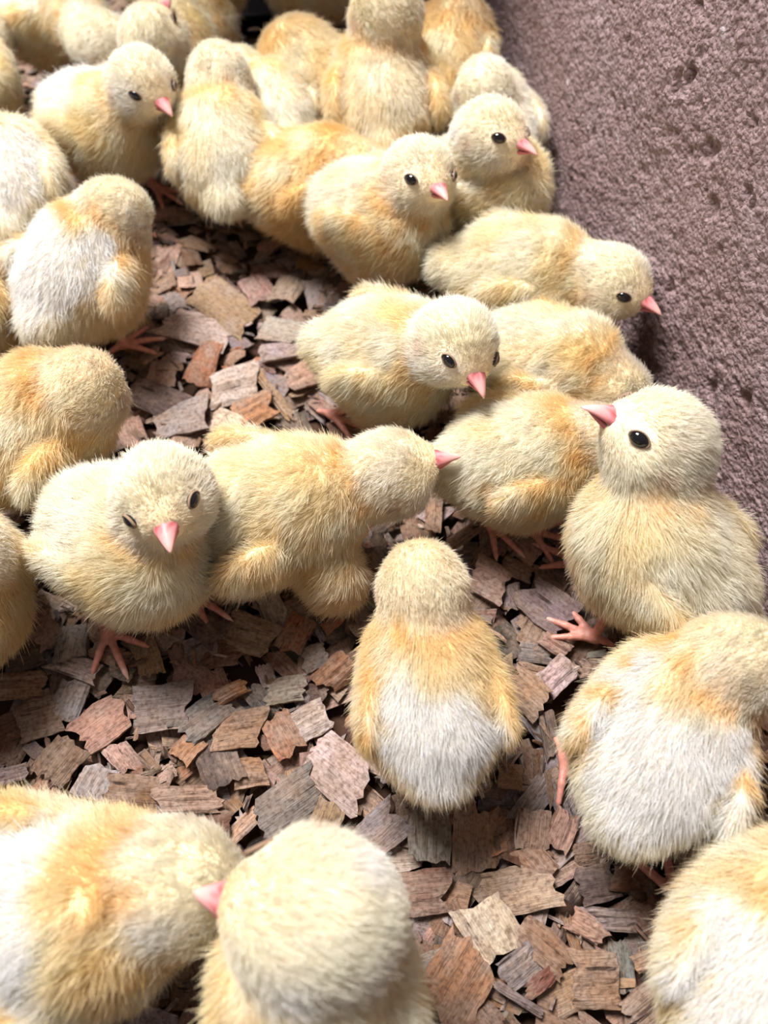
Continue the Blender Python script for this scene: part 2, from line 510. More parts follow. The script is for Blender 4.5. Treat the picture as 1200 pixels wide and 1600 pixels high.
def beak_meshes():
    ts = np.linspace(0, 1, 11)
    up, lo = [], []
    cu, cl = [], []
    base = np.array(lin(206, 112, 120)); mid = np.array(lin(226, 142, 146)); tip = np.array(lin(240, 192, 182)); red = np.array(lin(168, 74, 74))
    for t in ts:
        w = 3.55 * (1 - t ** 1.5) ** 0.9 + 0.30
        if t < 0.25: w += 0.7 * (1 - t / 0.25)          # gape
        top = 3.1 * (1 - t ** 1.9) ** 0.9 + 0.30
        dz = -0.2 * t - 1.7 * t ** 3
        x = -2.5 + 11.0 * t
        ring = []
        for k in range(16):
            a = 2 * math.pi * k / 16
            ca, sa = math.cos(a), math.sin(a)
            y = w * ca * (1.0 if sa < 0 else (0.72 + 0.28 * abs(ca)))
            z = top * sa if sa > 0 else 0.6 * (1 - 0.6 * t) * sa
            if 0.15 < t < 0.6 and 0.3 < sa < 0.9: z += 0.3; y *= 1.10     # nostril swelling
            ring.append((x, y, z + dz))
            c = base * (1 - min(1, t * 2)) + mid * min(1, t * 2) if t < 0.5 else mid * (2 - 2 * t) + tip * (2 * t - 1)
            if t < 0.25: c = c * 0.5 + red * 0.5
            if 0.15 < t < 0.65 and 0.85 < sa < 0.97: c = c * 0.5 + red * 0.5
            if 0.45 < t < 0.6 and 0.5 < sa < 0.9: c = red
            if abs(sa) < 0.1: c = c * 0.5 + red * 0.5
            cu.append(c)
        up.append(np.array(ring))
    for t in ts[:-1]:
        w = 3.3 * (1 - t ** 1.5) ** 0.9 + 0.2
        if t < 0.25: w += 0.7 * (1 - t / 0.25)
        x = -2.5 + 10.0 * t
        ring = []
        for k in range(12):
            a = 2 * math.pi * k / 12
            ca, sa = math.cos(a), math.sin(a)
            ring.append((x, w * ca, -0.85 + (0.2 * sa if sa > 0 else 2.3 * (1 - t) ** 0.6 * sa) - 0.5 * t * t))
            cl.append((base * (1 - t) + mid * t) * (0.7 if sa > -0.1 else 1.0))
        lo.append(np.array(ring))
    Vu, Fu = loft(up); Vl, Fl = loft(lo)
    return mesh_np('upper_beak', Vu * 0.001, Fu, M_BEAK, cols=np.array(cu)), mesh_np('lower_beak', Vl * 0.001, Fl, M_BEAK, cols=np.array(cl))


BEAK_UP, BEAK_LO = beak_meshes()


def eye_mesh():
    V, F = [], []
    nu, nv = 16, 10
    secs = []
    for i in range(1, nv):
        th = math.pi * i / nv
        secs.append(np.array([(2.35 * math.sin(th) * math.cos(a), 1.45 * math.cos(th), 1.68 * math.sin(th) * math.sin(a)) for a in [2 * math.pi * k / nu for k in range(nu)]]))
    V, F = loft(secs)
    return mesh_np('eye', V * 0.001, F, M_EYE)


def lid_mesh():
    V, F = [], []
    nu, nv = 20, 6
    for i in range(nu):
        a = 2 * math.pi * i / nu
        for j in range(nv):
            b = 2 * math.pi * j / nv
            rr = 1.02 + 0.11 * math.cos(b)
            V.append((2.35 * rr * math.cos(a) * (1.08 if abs(math.cos(a)) > .9 else 1), 0.25 + 0.4 * math.sin(b), 1.68 * rr * math.sin(a)))
    for i in range(nu):
        for j in range(nv):
            F.append((i * nv + j, ((i + 1) % nu) * nv + j, ((i + 1) % nu) * nv + (j + 1) % nv, i * nv + (j + 1) % nv))
    return mesh_np('eyelid', np.array(V) * 0.001, F, M_LID)


EYE, LID = eye_mesh(), lid_mesh()

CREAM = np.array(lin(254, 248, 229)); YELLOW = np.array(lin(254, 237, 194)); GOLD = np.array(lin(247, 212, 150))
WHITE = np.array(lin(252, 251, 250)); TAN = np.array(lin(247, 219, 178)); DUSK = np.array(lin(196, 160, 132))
CHICKS = []          # (body centre, head centre, scale) for the chip placement


def mixc(c, d, w):
    return c * (1 - w[:, None]) + d * w[:, None]


def aim(head, tip, r, toward=True):
    """yaw and pitch of a head at pixel head (with height) whose beak tip is seen at pixel tip"""
    h = at(*head); o = np.array([0, 0, CAM_H])
    u = (tip[0] - 600.0) / FPX; v = (tip[1] - 800.0) / FPX
    d = np.array([u, CP - v * SP, -(SP + v * CP)]); d /= np.linalg.norm(d)
    m = o + d * np.dot(h - o, d)
    q = np.linalg.norm(m - h)
    k = math.sqrt(max(r * r - q * q, 0.0))
    p = m - d * k if toward else m + d * k
    w = p - h; w /= np.linalg.norm(w)
    return math.degrees(math.atan2(w[1], w[0])), math.degrees(math.asin(w[2])) + 12.8


def make_chick(label, body, yaw, pitch, head, hyaw, hpitch, hroll=0, s=1.0, white=0.3, gold=0.5, warm=0.0, n=30000, hs=1.0,
               feet=(), wing=(0, 0), eyes=True, ruffle=0.18, seed=1, fat=1.0, long=1.0, beak=True, length=1.0, tall=1.0, tail=1.0, tip=None, toward=True, wx=0.0, eyez=0.0, lump=None):
    if tip: hyaw, hpitch = aim(head, tip, 0.0253 * s * hs, toward)
    bc = at(*body); hc = at(*head)
    base = np.array([bc[0], bc[1], 0.0])
    root = bpy.data.objects.new('chick', None)
    COL.objects.link(root)
    root.empty_display_size = 0.02
    root.location = base
    tag(root, label, 'chick', 'chicks crowded on the wood chips')
    B = np.array([0, 0, bc[2]]) * 1000.0               # millimetres, world axes, about the base
    Hc = (hc - base) * 1000.0
    Rb = rot(yaw, pitch); Rh = rot(hyaw, hpitch, hroll)
    CHICKS.append((bc, hc, s))
    r = np.random.default_rng(seed)

    def pb_(p): return (p - B) @ Rb / s
    def ph_(p): return (p - Hc) @ Rh / (s * hs)

    def f_body(p):
        q = pb_(p)
        q = q / np.array([long, fat, tall])
        d = sd_ell(q, (0, 0, 0), (29, 23, 22.5))
        d = smin(d, sd_ell(q, (-15, 0, 1), (17, 18, 17)), 8)
        d = smin(d, sd_ell(q, (13, 0, -3), (17, 20, 19)), 8)
        d = smin(d, sd_ell(q, (0, 0, -9), (22, 19, 17)), 8)
        for sd in (-1, 1):
            d = smin(d, sd_ell(q, (0, sd * 11, -15), (13, 9.5, 13)), 6)
        d = smin(d, sd_ell(q, (-29 - 4 * tail, 0, 4), (8 * tail, 8, 7)), 7)
        return d * s * min(fat, long, tall)

    def f_wing(p):
        q = pb_(p)
        d = None
        for sd, sp in zip((-1, 1), wing):
            Rw = rot(sd * (-8 - sp * 22), -16 - 10 * sp, sd * (-6 + 10 * sp))
            w = sd_ell(q, (-2 - 3 * sp, sd * (20 * fat + 6 * sp), 5 - 3 * sp), (18, 4.4, 10.5), Rw)
            d = w if d is None else np.minimum(d, w)
        return d * s

    def f_head(p):
        q = ph_(p)
        d = sd_ell(q, (0, 0, 0), (15.5, 13.8, 14.2))
        d = smin(d, sd_ell(q, (3, -6.5, -4), (9, 7, 8)), 4)
        d = smin(d, sd_ell(q, (3, 6.5, -4), (9, 7, 8)), 4)
        d = smin(d, sd_ell(q, (10, 0, -3), (8, 6.3, 5.6)), 6)
        return d * s * hs

    na = B + Rb @ np.array([11, 0, 7]) * s
    nb = Hc + Rh @ np.array([-4, 0, -5]) * s

    lump_c = None if lump is None else (at(*lump) - base) * 1000.0

    def f_all(p):
        db = f_body(p); dh = f_head(p)
        d = smin(db, sd_cone(p, na, nb, 16 * s, 12.5 * s * hs), 9 * s)
        d = smin(d, dh, 7 * s)
        if lump is not None: d = smin(d, sd_ell(p, lump_c, (11, 10, 15)), 8)
        return smin(d, f_wing(p), 2.2 * s)

    pts = np.stack([B - 48 * s * max(long, 1), B + 48 * s * max(long, 1), Hc - 24 * s * hs, Hc + 24 * s * hs])
    lo = pts.min(0); hi = pts.max(0)
    lo[2] = max(lo[2], -6)
    step = 1.75
    V, F = surface_nets(f_all, lo, hi, step)
    Nn = vert_normals(V, F)

    beak_c = Hc + Rh @ np.array([14.3, 0, -3.2]) * s * hs
    eye_c = []
    for sd in (-1, 1):
        e = Hc + Rh @ np.array([11.3, sd * 15.5, 0.9 + eyez]) * s * hs
        dr = Rh @ np.array([0.10, -sd, -0.02]); dr /= np.linalg.norm(dr)
        for _ in range(40):
            dd = f_head(e[None, :])[0]
            if dd < 0.02: break
            e = e + dr * dd * 0.9
        eye_c.append(e - dr * 0.35)

    n_lo = Noise(26, seed * 7 + 1); n_md = Noise(11, seed * 7 + 2); n_hi = Noise(5, seed * 7 + 5)
    n_d = [Noise(13, seed * 7 + 10 + i) for i in range(3)]
    n_e = [Noise(4.5, seed * 7 + 20 + i) for i in range(3)]

    def colour(p):
        q = pb_(p); h = ph_(p)
        db = f_body(p); dh = f_head(p)
        wh = smooth01(-3, 4, (db - dh))
        lo_n = n_lo(p); md = n_md(p)
        c = np.tile(CREAM, (len(p), 1))
        side = smooth01(10, 24, np.abs(q[:, 1])) * (1 - wh)
        c = mixc(c, YELLOW, np.clip(0.35 + 0.35 * lo_n + 0.25 * warm, 0, 1))
        c = mixc(c, GOLD, np.clip((0.25 + 0.3 * md) * side * gold * 1.2, 0, 0.8))
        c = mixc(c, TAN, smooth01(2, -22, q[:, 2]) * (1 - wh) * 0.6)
        wn = np.exp(-((db - dh) / (8 * s)) ** 2) * smooth01(40, 18, np.linalg.norm(p - (na + nb) / 2, axis=1))
        c = mixc(c, GOLD, np.clip(wn * gold * (0.75 + 0.35 * md), 0, 1))
        wb = smooth01(4, 15, q[:, 2]) * smooth01(14 + wx, wx, q[:, 0] + 4 * lo_n) * (1 - wh) * smooth01(26, 14, np.abs(q[:, 1]) + 3 * md)
        c = mixc(c, WHITE, np.clip(wh * (0.36 + 0.25 * lo_n), 0, 0.9))
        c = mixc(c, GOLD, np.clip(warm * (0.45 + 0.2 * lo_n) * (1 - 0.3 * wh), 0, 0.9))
        c = mixc(c, WHITE, np.clip(wb * white * 1.2, 0, 1))
        c = mixc(c, GOLD, 0.45 * np.exp(-(np.linalg.norm(h - np.array([14.0, 0, -1.0]), axis=1) / 7.0) ** 2))
        for sd in (-1, 1):                       # ear spots
            de = np.linalg.norm(h - np.array([0.5, sd * 13.5, -3.0]), axis=1)
            c = mixc(c, DUSK, 0.75 * np.exp(-(de / 2.8) ** 2))
        return c, wh, q, h

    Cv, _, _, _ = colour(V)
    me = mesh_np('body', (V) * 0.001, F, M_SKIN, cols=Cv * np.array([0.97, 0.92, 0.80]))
    link('body', me, root)

    # ---- beak, eyes, legs
    if beak:
        Mb = Matrix(np.vstack([np.hstack([Rh, (beak_c * 0.001)[:, None]]), [0, 0, 0, 1]]).tolist())
        for nm, dta in (('upper_beak', BEAK_UP), ('lower_beak', BEAK_LO)):
            o = link(nm, dta, root)
            o.matrix_local = Mb @ Matrix.Scale(s * hs * 1.3, 4)
            o['label'] = 'small pink beak'
    if eyes:
        for e, sd in zip(eye_c, (-1, 1)):
            R = Rh @ rot(-sd * 32, -12) @ np.diag([1, 1 if sd > 0 else -1, 1])
            Me = Matrix(np.vstack([np.hstack([R, (e * 0.001)[:, None]]), [0, 0, 0, 1]]).tolist())
            o = link('eye', EYE, root)
            o.matrix_local = Me @ Matrix.Scale(s * hs * 1.2, 4)
            o['label'] = 'glossy black eye'
            link('eyelid', LID, o)
    for i, (fx, fy, fyaw) in enumerate(feet):
        g = at(fx, fy, 1.0) - base
        fy_ = math.radians(fyaw)
        side = 1 if np.dot(g, Rb[:, 1]) > 0 else -1
        hip = (B + Rb @ np.array([0, side * 9, -10]) * s - g * 1000.0) / s
        hip = np.array([hip[0] * math.cos(fy_) + hip[1] * math.sin(fy_), -hip[0] * math.sin(fy_) + hip[1] * math.cos(fy_), hip[2]])
        o = link('leg', leg_mesh(seed + i, (34, 42, 28)[(seed + i) % 3], hip), root)
        o.location = g
        o.rotation_euler = (0, 0, fy_)
        o.scale = (s, s, s)
        o['label'] = 'pink leg with thin clawed toes'

    # ---- down
    n = int(n * FUR)
    tri = np.concatenate([F[:, [0, 1, 2]], F[:, [0, 2, 3]]])
    ar = np.linalg.norm(np.cross(V[tri[:, 1]] - V[tri[:, 0]], V[tri[:, 2]] - V[tri[:, 0]]), axis=1)
    cz = V[tri].mean(1)
    nz = Nn[tri].mean(1)[:, 2]
    dens = np.where(nz < -0.5, 0.35, 1.0)
    hd = f_head(cz) < f_body(cz)
    dens = dens * np.where(hd, 1.7, 1.0)
    w = ar * dens
    pick = r.choice(len(tri), n, p=w / w.sum())
    a = r.random(n); b = r.random(n)
    fl = a + b > 1; a[fl] = 1 - a[fl]; b[fl] = 1 - b[fl]
    T = tri[pick]
    P = V[T[:, 0]] + a[:, None] * (V[T[:, 1]] - V[T[:, 0]]) + b[:, None] * (V[T[:, 2]] - V[T[:, 0]])
    Nr = Nn[T[:, 0]] * (1 - a - b)[:, None] + Nn[T[:, 1]] * a[:, None] + Nn[T[:, 2]] * b[:, None]
    Nr /= np.linalg.norm(Nr, axis=1)[:, None]
    keep = np.ones(n, bool)
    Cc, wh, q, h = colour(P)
    dbk = np.linalg.norm(P - beak_c, axis=1) / (s * hs)
    keep &= dbk > 5.0
    deye = np.min([np.linalg.norm(P - e, axis=1) for e in eye_c], axis=0) / (s * hs)
    if eyes: keep &= deye > 2.45
    P, Nr, Cc, wh, q, h, dbk, deye = (x[keep] for x in (P, Nr, Cc, wh, q, h, dbk, deye))
    n = len(P)
    L = (4.9 * (1 - wh) + 3.1 * wh) * s * length
    L *= 0.40 + 0.60 * smooth01(4, 14, dbk)
    if eyes: L *= 0.35 + 0.65 * smooth01(2.5, 7, deye)
    L *= r.uniform(0.7, 1.2, n) * np.where(r.random(n) < 0.04, 1.5, 1.0)
    back_flow = np.tile(Rb @ np.array([-1, 0, -0.25]), (n, 1)) + np.array([0, 0, -0.35])
    head_flow = (P - beak_c); head_flow /= np.linalg.norm(head_flow, axis=1)[:, None]
    flow = back_flow * (1 - wh)[:, None] + head_flow * wh[:, None]
    nd = np.stack([k(P) for k in n_d], 1); ne = np.stack([k(P) for k in n_e], 1)
    flow = flow + nd * ruffle * (1 - 0.4 * wh)[:, None] + ne * ruffle * 0.3
    flow -= (flow * Nr).sum(1)[:, None] * Nr
    fln = np.linalg.norm(flow, axis=1)[:, None]
    flow = flow / np.maximum(fln, 0.35)
    lift = np.clip(0.66 + 0.14 * nd[:, 0] + 0.1 * ne[:, 0] - 0.12 * wh, 0.22, 1.1)[:, None]
    D = Nr * lift + flow * 0.85 + r.normal(size=(n, 3)) * 0.30
    D /= np.linalg.norm(D, axis=1)[:, None]
    bend = flow * 0.5 + np.array([0, 0, -0.22]) + r.normal(size=(n, 3)) * 0.12
    tt = np.array([0.0, 0.33, 0.68, 1.0])
    X = P[:, None, :] - Nr[:, None, :] * 0.25 + L[:, None, None] * (D[:, None, :] * tt[None, :, None] + bend[:, None, :] * (tt ** 2)[None, :, None] * 0.45)
    # tufts: strands lean to the mean tip of their small cell
    cell = 1.35 * s
    wp = P + ne * 0.6
    key = np.floor(wp / cell).astype(np.int64)
    kid = key[:, 0] * 73856093 ^ key[:, 1] * 19349663 ^ key[:, 2] * 83492791
    _, inv = np.unique(kid, return_inverse=True)
    cn = np.bincount(inv)
    mean = np.stack([np.bincount(inv, X[:, 3, k]) / cn for k in range(3)], 1)[inv]
    cl = (0.20 * (1 - 0.5 * wh) * r.uniform(0.3, 1.0, n))[:, None]
    X[:, 3] += (mean - X[:, 3]) * cl
    X[:, 2] += (mean - X[:, 3]) * cl * 0.35
    X[:, :, 2] = np.maximum(X[:, :, 2], 0.5)
    Cc = Cc * r.uniform(0.9, 1.06, n)[:, None]
    Cc = np.clip(Cc, 0, 0.97)
    hc_ = bpy.data.hair_curves.new('down')
    hc_.add_curves([4] * n)
    hc_.attributes['position'].data.foreach_set('vector', (X * 0.001).astype(np.float32).ravel())
    ra = hc_.attributes.get('radius') or hc_.attributes.new('radius', 'FLOAT', 'POINT')
    rr = np.tile(np.array([0.084, 0.078, 0.060, 0.015], np.float32) * 0.001 * s, n)
    rr *= math.sqrt(30000 / max(n, 5000)) ** 0.8
    ra.data.foreach_set('value', rr.astype(np.float32))
    ca = hc_.attributes.new('col', 'FLOAT_COLOR', 'CURVE')
    c4 = np.ones((n, 4), np.float32); c4[:, :3] = Cc
    ca.data.foreach_set('color', c4.ravel())
    hc_.materials.append(M_DOWN)
    o = link('down', hc_, root)
    o['label'] = 'fluffy pale yellow down'
    return root


exec_specs = []
def chick(*a, **k): exec_specs.append((a, k))


# label, body(px,py,z), yaw, pitch, head(px,py,z), head yaw, pitch, roll
chick('pale chick standing with its face tilted down to the camera, pink foot spread below', (198, 848, 38), -38, 8, (254, 768, 69), -84, -30, 8,
      feet=((172, 992, -60), (300, 930, -30)), white=.35, gold=.55, n=52000, seed=1, tip=(262, 862), wing=(0, 0))
chick('golden chick stretched out asleep, orange beak pointing right toward the middle', (430, 792, 37), 8, 6, (608, 735, 46), 3, -6, -8,
      eyes=False, white=.1, gold=.75, warm=.15, n=52000, seed=2, tip=(719, 711), ruffle=.3, wing=(0.7, 0.5), feet=(), lump=(522, 905, 19))
chick('cream chick in the middle looking down to the right over two lying chicks', (606, 560, 36), -12, 2, (714, 534, 64), -38, -34, -20,
      feet=((520, 655, -20),), white=.3, gold=.5, n=46000, seed=3, tip=(762, 618), long=0.85)
chick('chick seen from behind on open litter, white rump and golden nape', (672, 1080, 36), 94, 10, (660, 912, 56), 96, -12, 0,
      eyes=True, white=.95, gold=.95, warm=0.6, n=56000, seed=4, wing=(.12, .0), s=0.9, tail=0.5, wx=-9)
chick('chick standing tall against the wall with head raised to the left', (1035, 868, 44), 140, 28, (1030, 691, 76), 163, 8, 22,
      feet=((925, 1000, 150), (905, 885, 150)), white=.2, gold=.45, n=56000, seed=5, tip=(912, 630), hs=1.12)
chick('white backed chick turned away, its nape golden, bare toes behind its tail', (1035, 1150, 36), 58, 4, (1150, 1035, 54), 14, -18, 0,
      feet=((880, 1188, -70),), white=1.1, gold=1.1, n=56000, seed=6, s=0.98, wing=(.2, .1), tail=0.6, warm=0.2)
chick('chick cut off by the lower right corner with a white rump', (1206, 1505, 38), 58, 6, (1330, 1400, 58), 40, -10, 0,
      white=.95, gold=.6, n=46000, seed=7, s=1.05, feet=((1052, 1400, 95),))
chick('chick nearest the bottom edge with its head turned left, beak showing orange', (495, 1575, 46), 98, 34, (482, 1432, 76), 172, -6, -14,
      white=.15, gold=0.4, warm=.05, n=56000, seed=8, hs=1.16, s=1.04, eyez=-2)
chick('chick in the lower left corner pecking behind the orange beaked head', (95, 1430, 40), 8, 4, (285, 1385, 50), -8, -30, 0,
      white=.85, gold=1.0, warm=.08, n=52000, seed=9, s=1.06, wing=(.4, .4), ruffle=.3)
chick('tan chick mostly cut off at the left edge beside the downward facing one', (-92, 935, 36), 80, 4, (-80, 860, 58), 170, 0, 0,
      white=.1, gold=.7, warm=.3, n=24000, seed=10)
chick('golden yellow chick at the left edge with a small folded wing showing', (45, 672, 38), 48, 4, (130, 607, 50), 78, -20, 0,
      white=.1, gold=.8, warm=0.5, n=40000, seed=11, wing=(.5, 0))
chick('chick with a snowy white upper back and its face turned right', (128, 425, 40), 72, 6, (182, 335, 54), 48, -42, 0,
      white=1.1, gold=.8, warm=.08, n=40000, seed=12, wing=(.4, .4), feet=((195, 545, 20),))
chick('white chick cut off by the left edge above the snowy backed one', (18, 290, 40), 100, 4, (-60, 210, 52), 150, -10, 0,
      white=.9, gold=.2, n=24000, seed=13)
chick('whitish chick at upper left looking at the camera with a deep pink beak', (160, 195, 40), -32, 4, (222, 128, 68), -48, -22, -8,
      white=.7, gold=.55, n=38000, seed=14, tip=(270, 180), feet=((245, 300, -40),))
chick('chick seen from behind whose right wing feathers droop golden', (348, 236, 40), 98, 12, (342, 118, 60), 96, -8, 0,
      white=.35, gold=.7, n=36000, seed=15, wing=(.6, 0), feet=((362, 322, -70),))
chick('big white back lying along the top left corner', (75, 24, 42), 5, 4, (165, 66, 50), -5, -14, 0,
      white=.95, gold=.6, n=24000, seed=16)
chick('yellowish chick squeezed in the top left corner under the white back', (-46, 138, 36), 80, 2, (-20, 40, 48), 110, 0, 0,
      white=.1, gold=.4, n=18000, seed=17, s=0.88)
chick('chick behind the whitish one with its pink beak pointing up', (262, 92, 36), 60, 12, (234, 58, 60), 62, 22, 0,
      white=.5, gold=.3, n=22000, seed=18, tip=(266, -1), toward=False)
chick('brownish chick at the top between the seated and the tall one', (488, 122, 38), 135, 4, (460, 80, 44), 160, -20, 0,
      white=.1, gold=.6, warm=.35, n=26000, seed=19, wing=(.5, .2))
chick('tall yellow chick seen from behind, its head cut by the top edge', (597, 152, 44), 92, 14, (602, 10, 80), 120, 5, 0,
      white=.25, gold=.75, warm=0.45, n=36000, seed=20, s=1.1, wing=(.3, 0))
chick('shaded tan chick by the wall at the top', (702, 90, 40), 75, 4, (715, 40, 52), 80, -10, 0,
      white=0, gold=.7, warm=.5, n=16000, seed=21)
chick('chick in profile beside the wall with a coral beak pointing right', (752, 294, 40), -20, 10, (766, 209, 70), -12, -10, -18,
      white=.3, gold=.5, n=34000, seed=22, tip=(841, 240))
chick('chick behind the coral beaked one showing the back of its head', (770, 198, 34), 100, 8, (756, 134, 56), 110, -6, 0,
      white=.5, gold=.3, n=24000, seed=23, s=0.92)
chick('chick with golden brows and open stare in front of the coral beaked one', (592, 340, 40), -28, 6, (655, 272, 66), -50, -20, -12,
      white=.35, gold=.9, warm=.05, n=42000, seed=24, tip=(702, 312))
chick('cream chick leaning its head low against the wall, beak to the right', (812, 432, 35), -6, 0, (956, 440, 46), -14, -18, -14,
      white=.2, gold=.5, n=42000, seed=25, tip=(1034, 490))
chick('chick lying flat between the two cream ones near the wall, face hidden', (850, 575, 30), -14, 0, (955, 612, 32), 10, -20, 0,
      white=.3, gold=.7, warm=.1, n=34000, seed=26, ruffle=.25)
chick('chick lying in the middle with its head tucked behind the tall wall chick', (815, 718, 34), 12, 0, (935, 690, 42), 10, -25, 0,
      white=.15, gold=.85, warm=.1, n=42000, seed=27, feet=((765, 825, -50), (830, 835, -20)), s=0.94)
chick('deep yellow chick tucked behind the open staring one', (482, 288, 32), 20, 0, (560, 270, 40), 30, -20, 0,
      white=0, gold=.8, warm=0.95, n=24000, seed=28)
chick('pale tan chick squeezed behind the droopy winged one', (432, 172, 36), 110, 2, (375, 110, 44), 130, -10, 0,
      white=.4, gold=.6, warm=.15, n=22000, seed=29, s=0.82)
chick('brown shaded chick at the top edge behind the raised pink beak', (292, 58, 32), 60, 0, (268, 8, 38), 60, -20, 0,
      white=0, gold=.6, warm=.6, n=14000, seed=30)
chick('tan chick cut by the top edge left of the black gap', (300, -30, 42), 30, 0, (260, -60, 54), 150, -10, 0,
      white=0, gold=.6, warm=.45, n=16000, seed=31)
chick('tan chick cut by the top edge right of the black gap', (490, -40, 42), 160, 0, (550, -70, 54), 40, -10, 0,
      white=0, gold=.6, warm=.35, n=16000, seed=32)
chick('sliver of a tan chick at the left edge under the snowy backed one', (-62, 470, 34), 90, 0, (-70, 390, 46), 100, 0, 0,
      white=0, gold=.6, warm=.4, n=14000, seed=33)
for a_, k_ in exec_specs:
    make_chick(*a_, **k_)

# dark pan added to stand in for the black gap at the top
def build_gap_filler():
    c = at(392, 6, 0)
    global GAP_FILLER
    GAP_FILLER = (c[0], c[1] + 0.045)
    prof = [(0, -4), (62, -4), (66, -3), (69, 6), (71, 6.6), (72.5, 5), (70, -5.5), (66, -7), (0, -7)]
    secs = []
    for r_, z in prof[1:-1]:
        secs.append(np.array([(r_ * math.cos(a), r_ * math.sin(a), z) for a in [2 * math.pi * k / 48 for k in range(48)]]))
    V, F = loft(secs[::-1])
    me = mesh_np('gap_filler_pan', V * 0.001, F, M_BLACK)
    o = link('gap_filler_pan', me)
    o.location = (c[0], c[1] + 0.045, 0.0)
    tag(o, 'added black pan standing in for the dark gap between chicks at the top edge', 'pan')


build_gap_filler()

# ------------------------------------------------------------------ wood chips
TONES = {'grey': (148, 138, 135), 'lilac': (178, 162, 162), 'pink': (186, 152, 134), 'tan': (178, 143, 113), 'orange': (182, 130, 94), 'red': (128, 88, 69),
         'dark': (98, 84, 76), 'pale': (212, 194, 182), 'cream': (228, 210, 182), 'brown': (146, 115, 92)}


def chip_mesh(L, W, seed, T=1.1, curl=0.0, nx=9, ny=10, jag=0.085, edge=0.03):
    """a torn flake of wood, fibres along x, sizes in mm"""
    r = np.random.default_rng(seed)
    sx = np.linspace(-.5, .5, nx); sy = np.linspace(-.5, .5, ny)
    fr = r.uniform(0.4, 1.5)
    def torn():
        slow = np.interp(np.arange(ny), np.linspace(0, ny - 1, 4), r.normal(size=4)) * jag * 0.6
        return slow + r.uniform(-1, 1, ny) * jag * 0.55 * fr
    j0 = torn(); j1 = torn()
    e0 = np.cumsum(r.normal(size=nx)) * edge * 0.6; e1 = np.cumsum(r.normal(size=nx)) * edge * 0.6
    e0 -= e0.mean(); e1 -= e1.mean()
    skew = r.normal() * 0.10
    ridge = r.normal(size=ny) * 0.13 * T
    top = np.zeros((nx, ny, 3)); bot = np.zeros((nx, ny, 3))
    cy = curl * r.uniform(0.5, 1.2); cx = curl * r.uniform(-0.4, 0.8)
    tw = r.normal() * 0.05 * (1 + abs(curl) * 4)
    for i, x in enumerate(sx):
        for j, y in enumerate(sy):
            f = (x + .5); xx = x + (j0[j] * (1 - f) ** 2 + j1[j] * f ** 2) + skew * y
            g = (y + .5); yy = y + e0[i] * (1 - g) + e1[i] * g
            z = (cy * W * (0.25 - yy * yy) * 1.6 + cx * L * (0.2 - xx * xx)) + tw * L * xx * yy * 2
            th = T * (0.35 + 0.65 * (1 - (2 * abs(x)) ** 4)) * (0.6 + 0.4 * (1 - (2 * abs(y)) ** 4))
            top[i, j] = (xx * L, yy * W, z + th * 0.5 + ridge[j] * (1 - (2 * abs(x)) ** 4) + r.normal() * 0.05 * T)
            bot[i, j] = (xx * L, yy * W, z - th * 0.5)
    V = np.concatenate([top.reshape(-1, 3), bot.reshape(-1, 3)])
    n = nx * ny
    F = []
    I = lambda i, j: i * ny + j
    for i in range(nx - 1):
        for j in range(ny - 1):
            F.append((I(i, j), I(i + 1, j), I(i + 1, j + 1), I(i, j + 1)))
            F.append((n + I(i, j), n + I(i, j + 1), n + I(i + 1, j + 1), n + I(i + 1, j)))
    for i in range(nx - 1):
        F.append((I(i, 0), n + I(i, 0), n + I(i + 1, 0), I(i + 1, 0)))
        F.append((I(i, ny - 1), I(i + 1, ny - 1), n + I(i + 1, ny - 1), n + I(i, ny - 1)))
    for j in range(ny - 1):
        F.append((I(0, j), I(0, j + 1), n + I(0, j + 1), n + I(0, j)))
        F.append((I(nx - 1, j), n + I(nx - 1, j), n + I(nx - 1, j + 1), I(nx - 1, j + 1)))
    return V, F


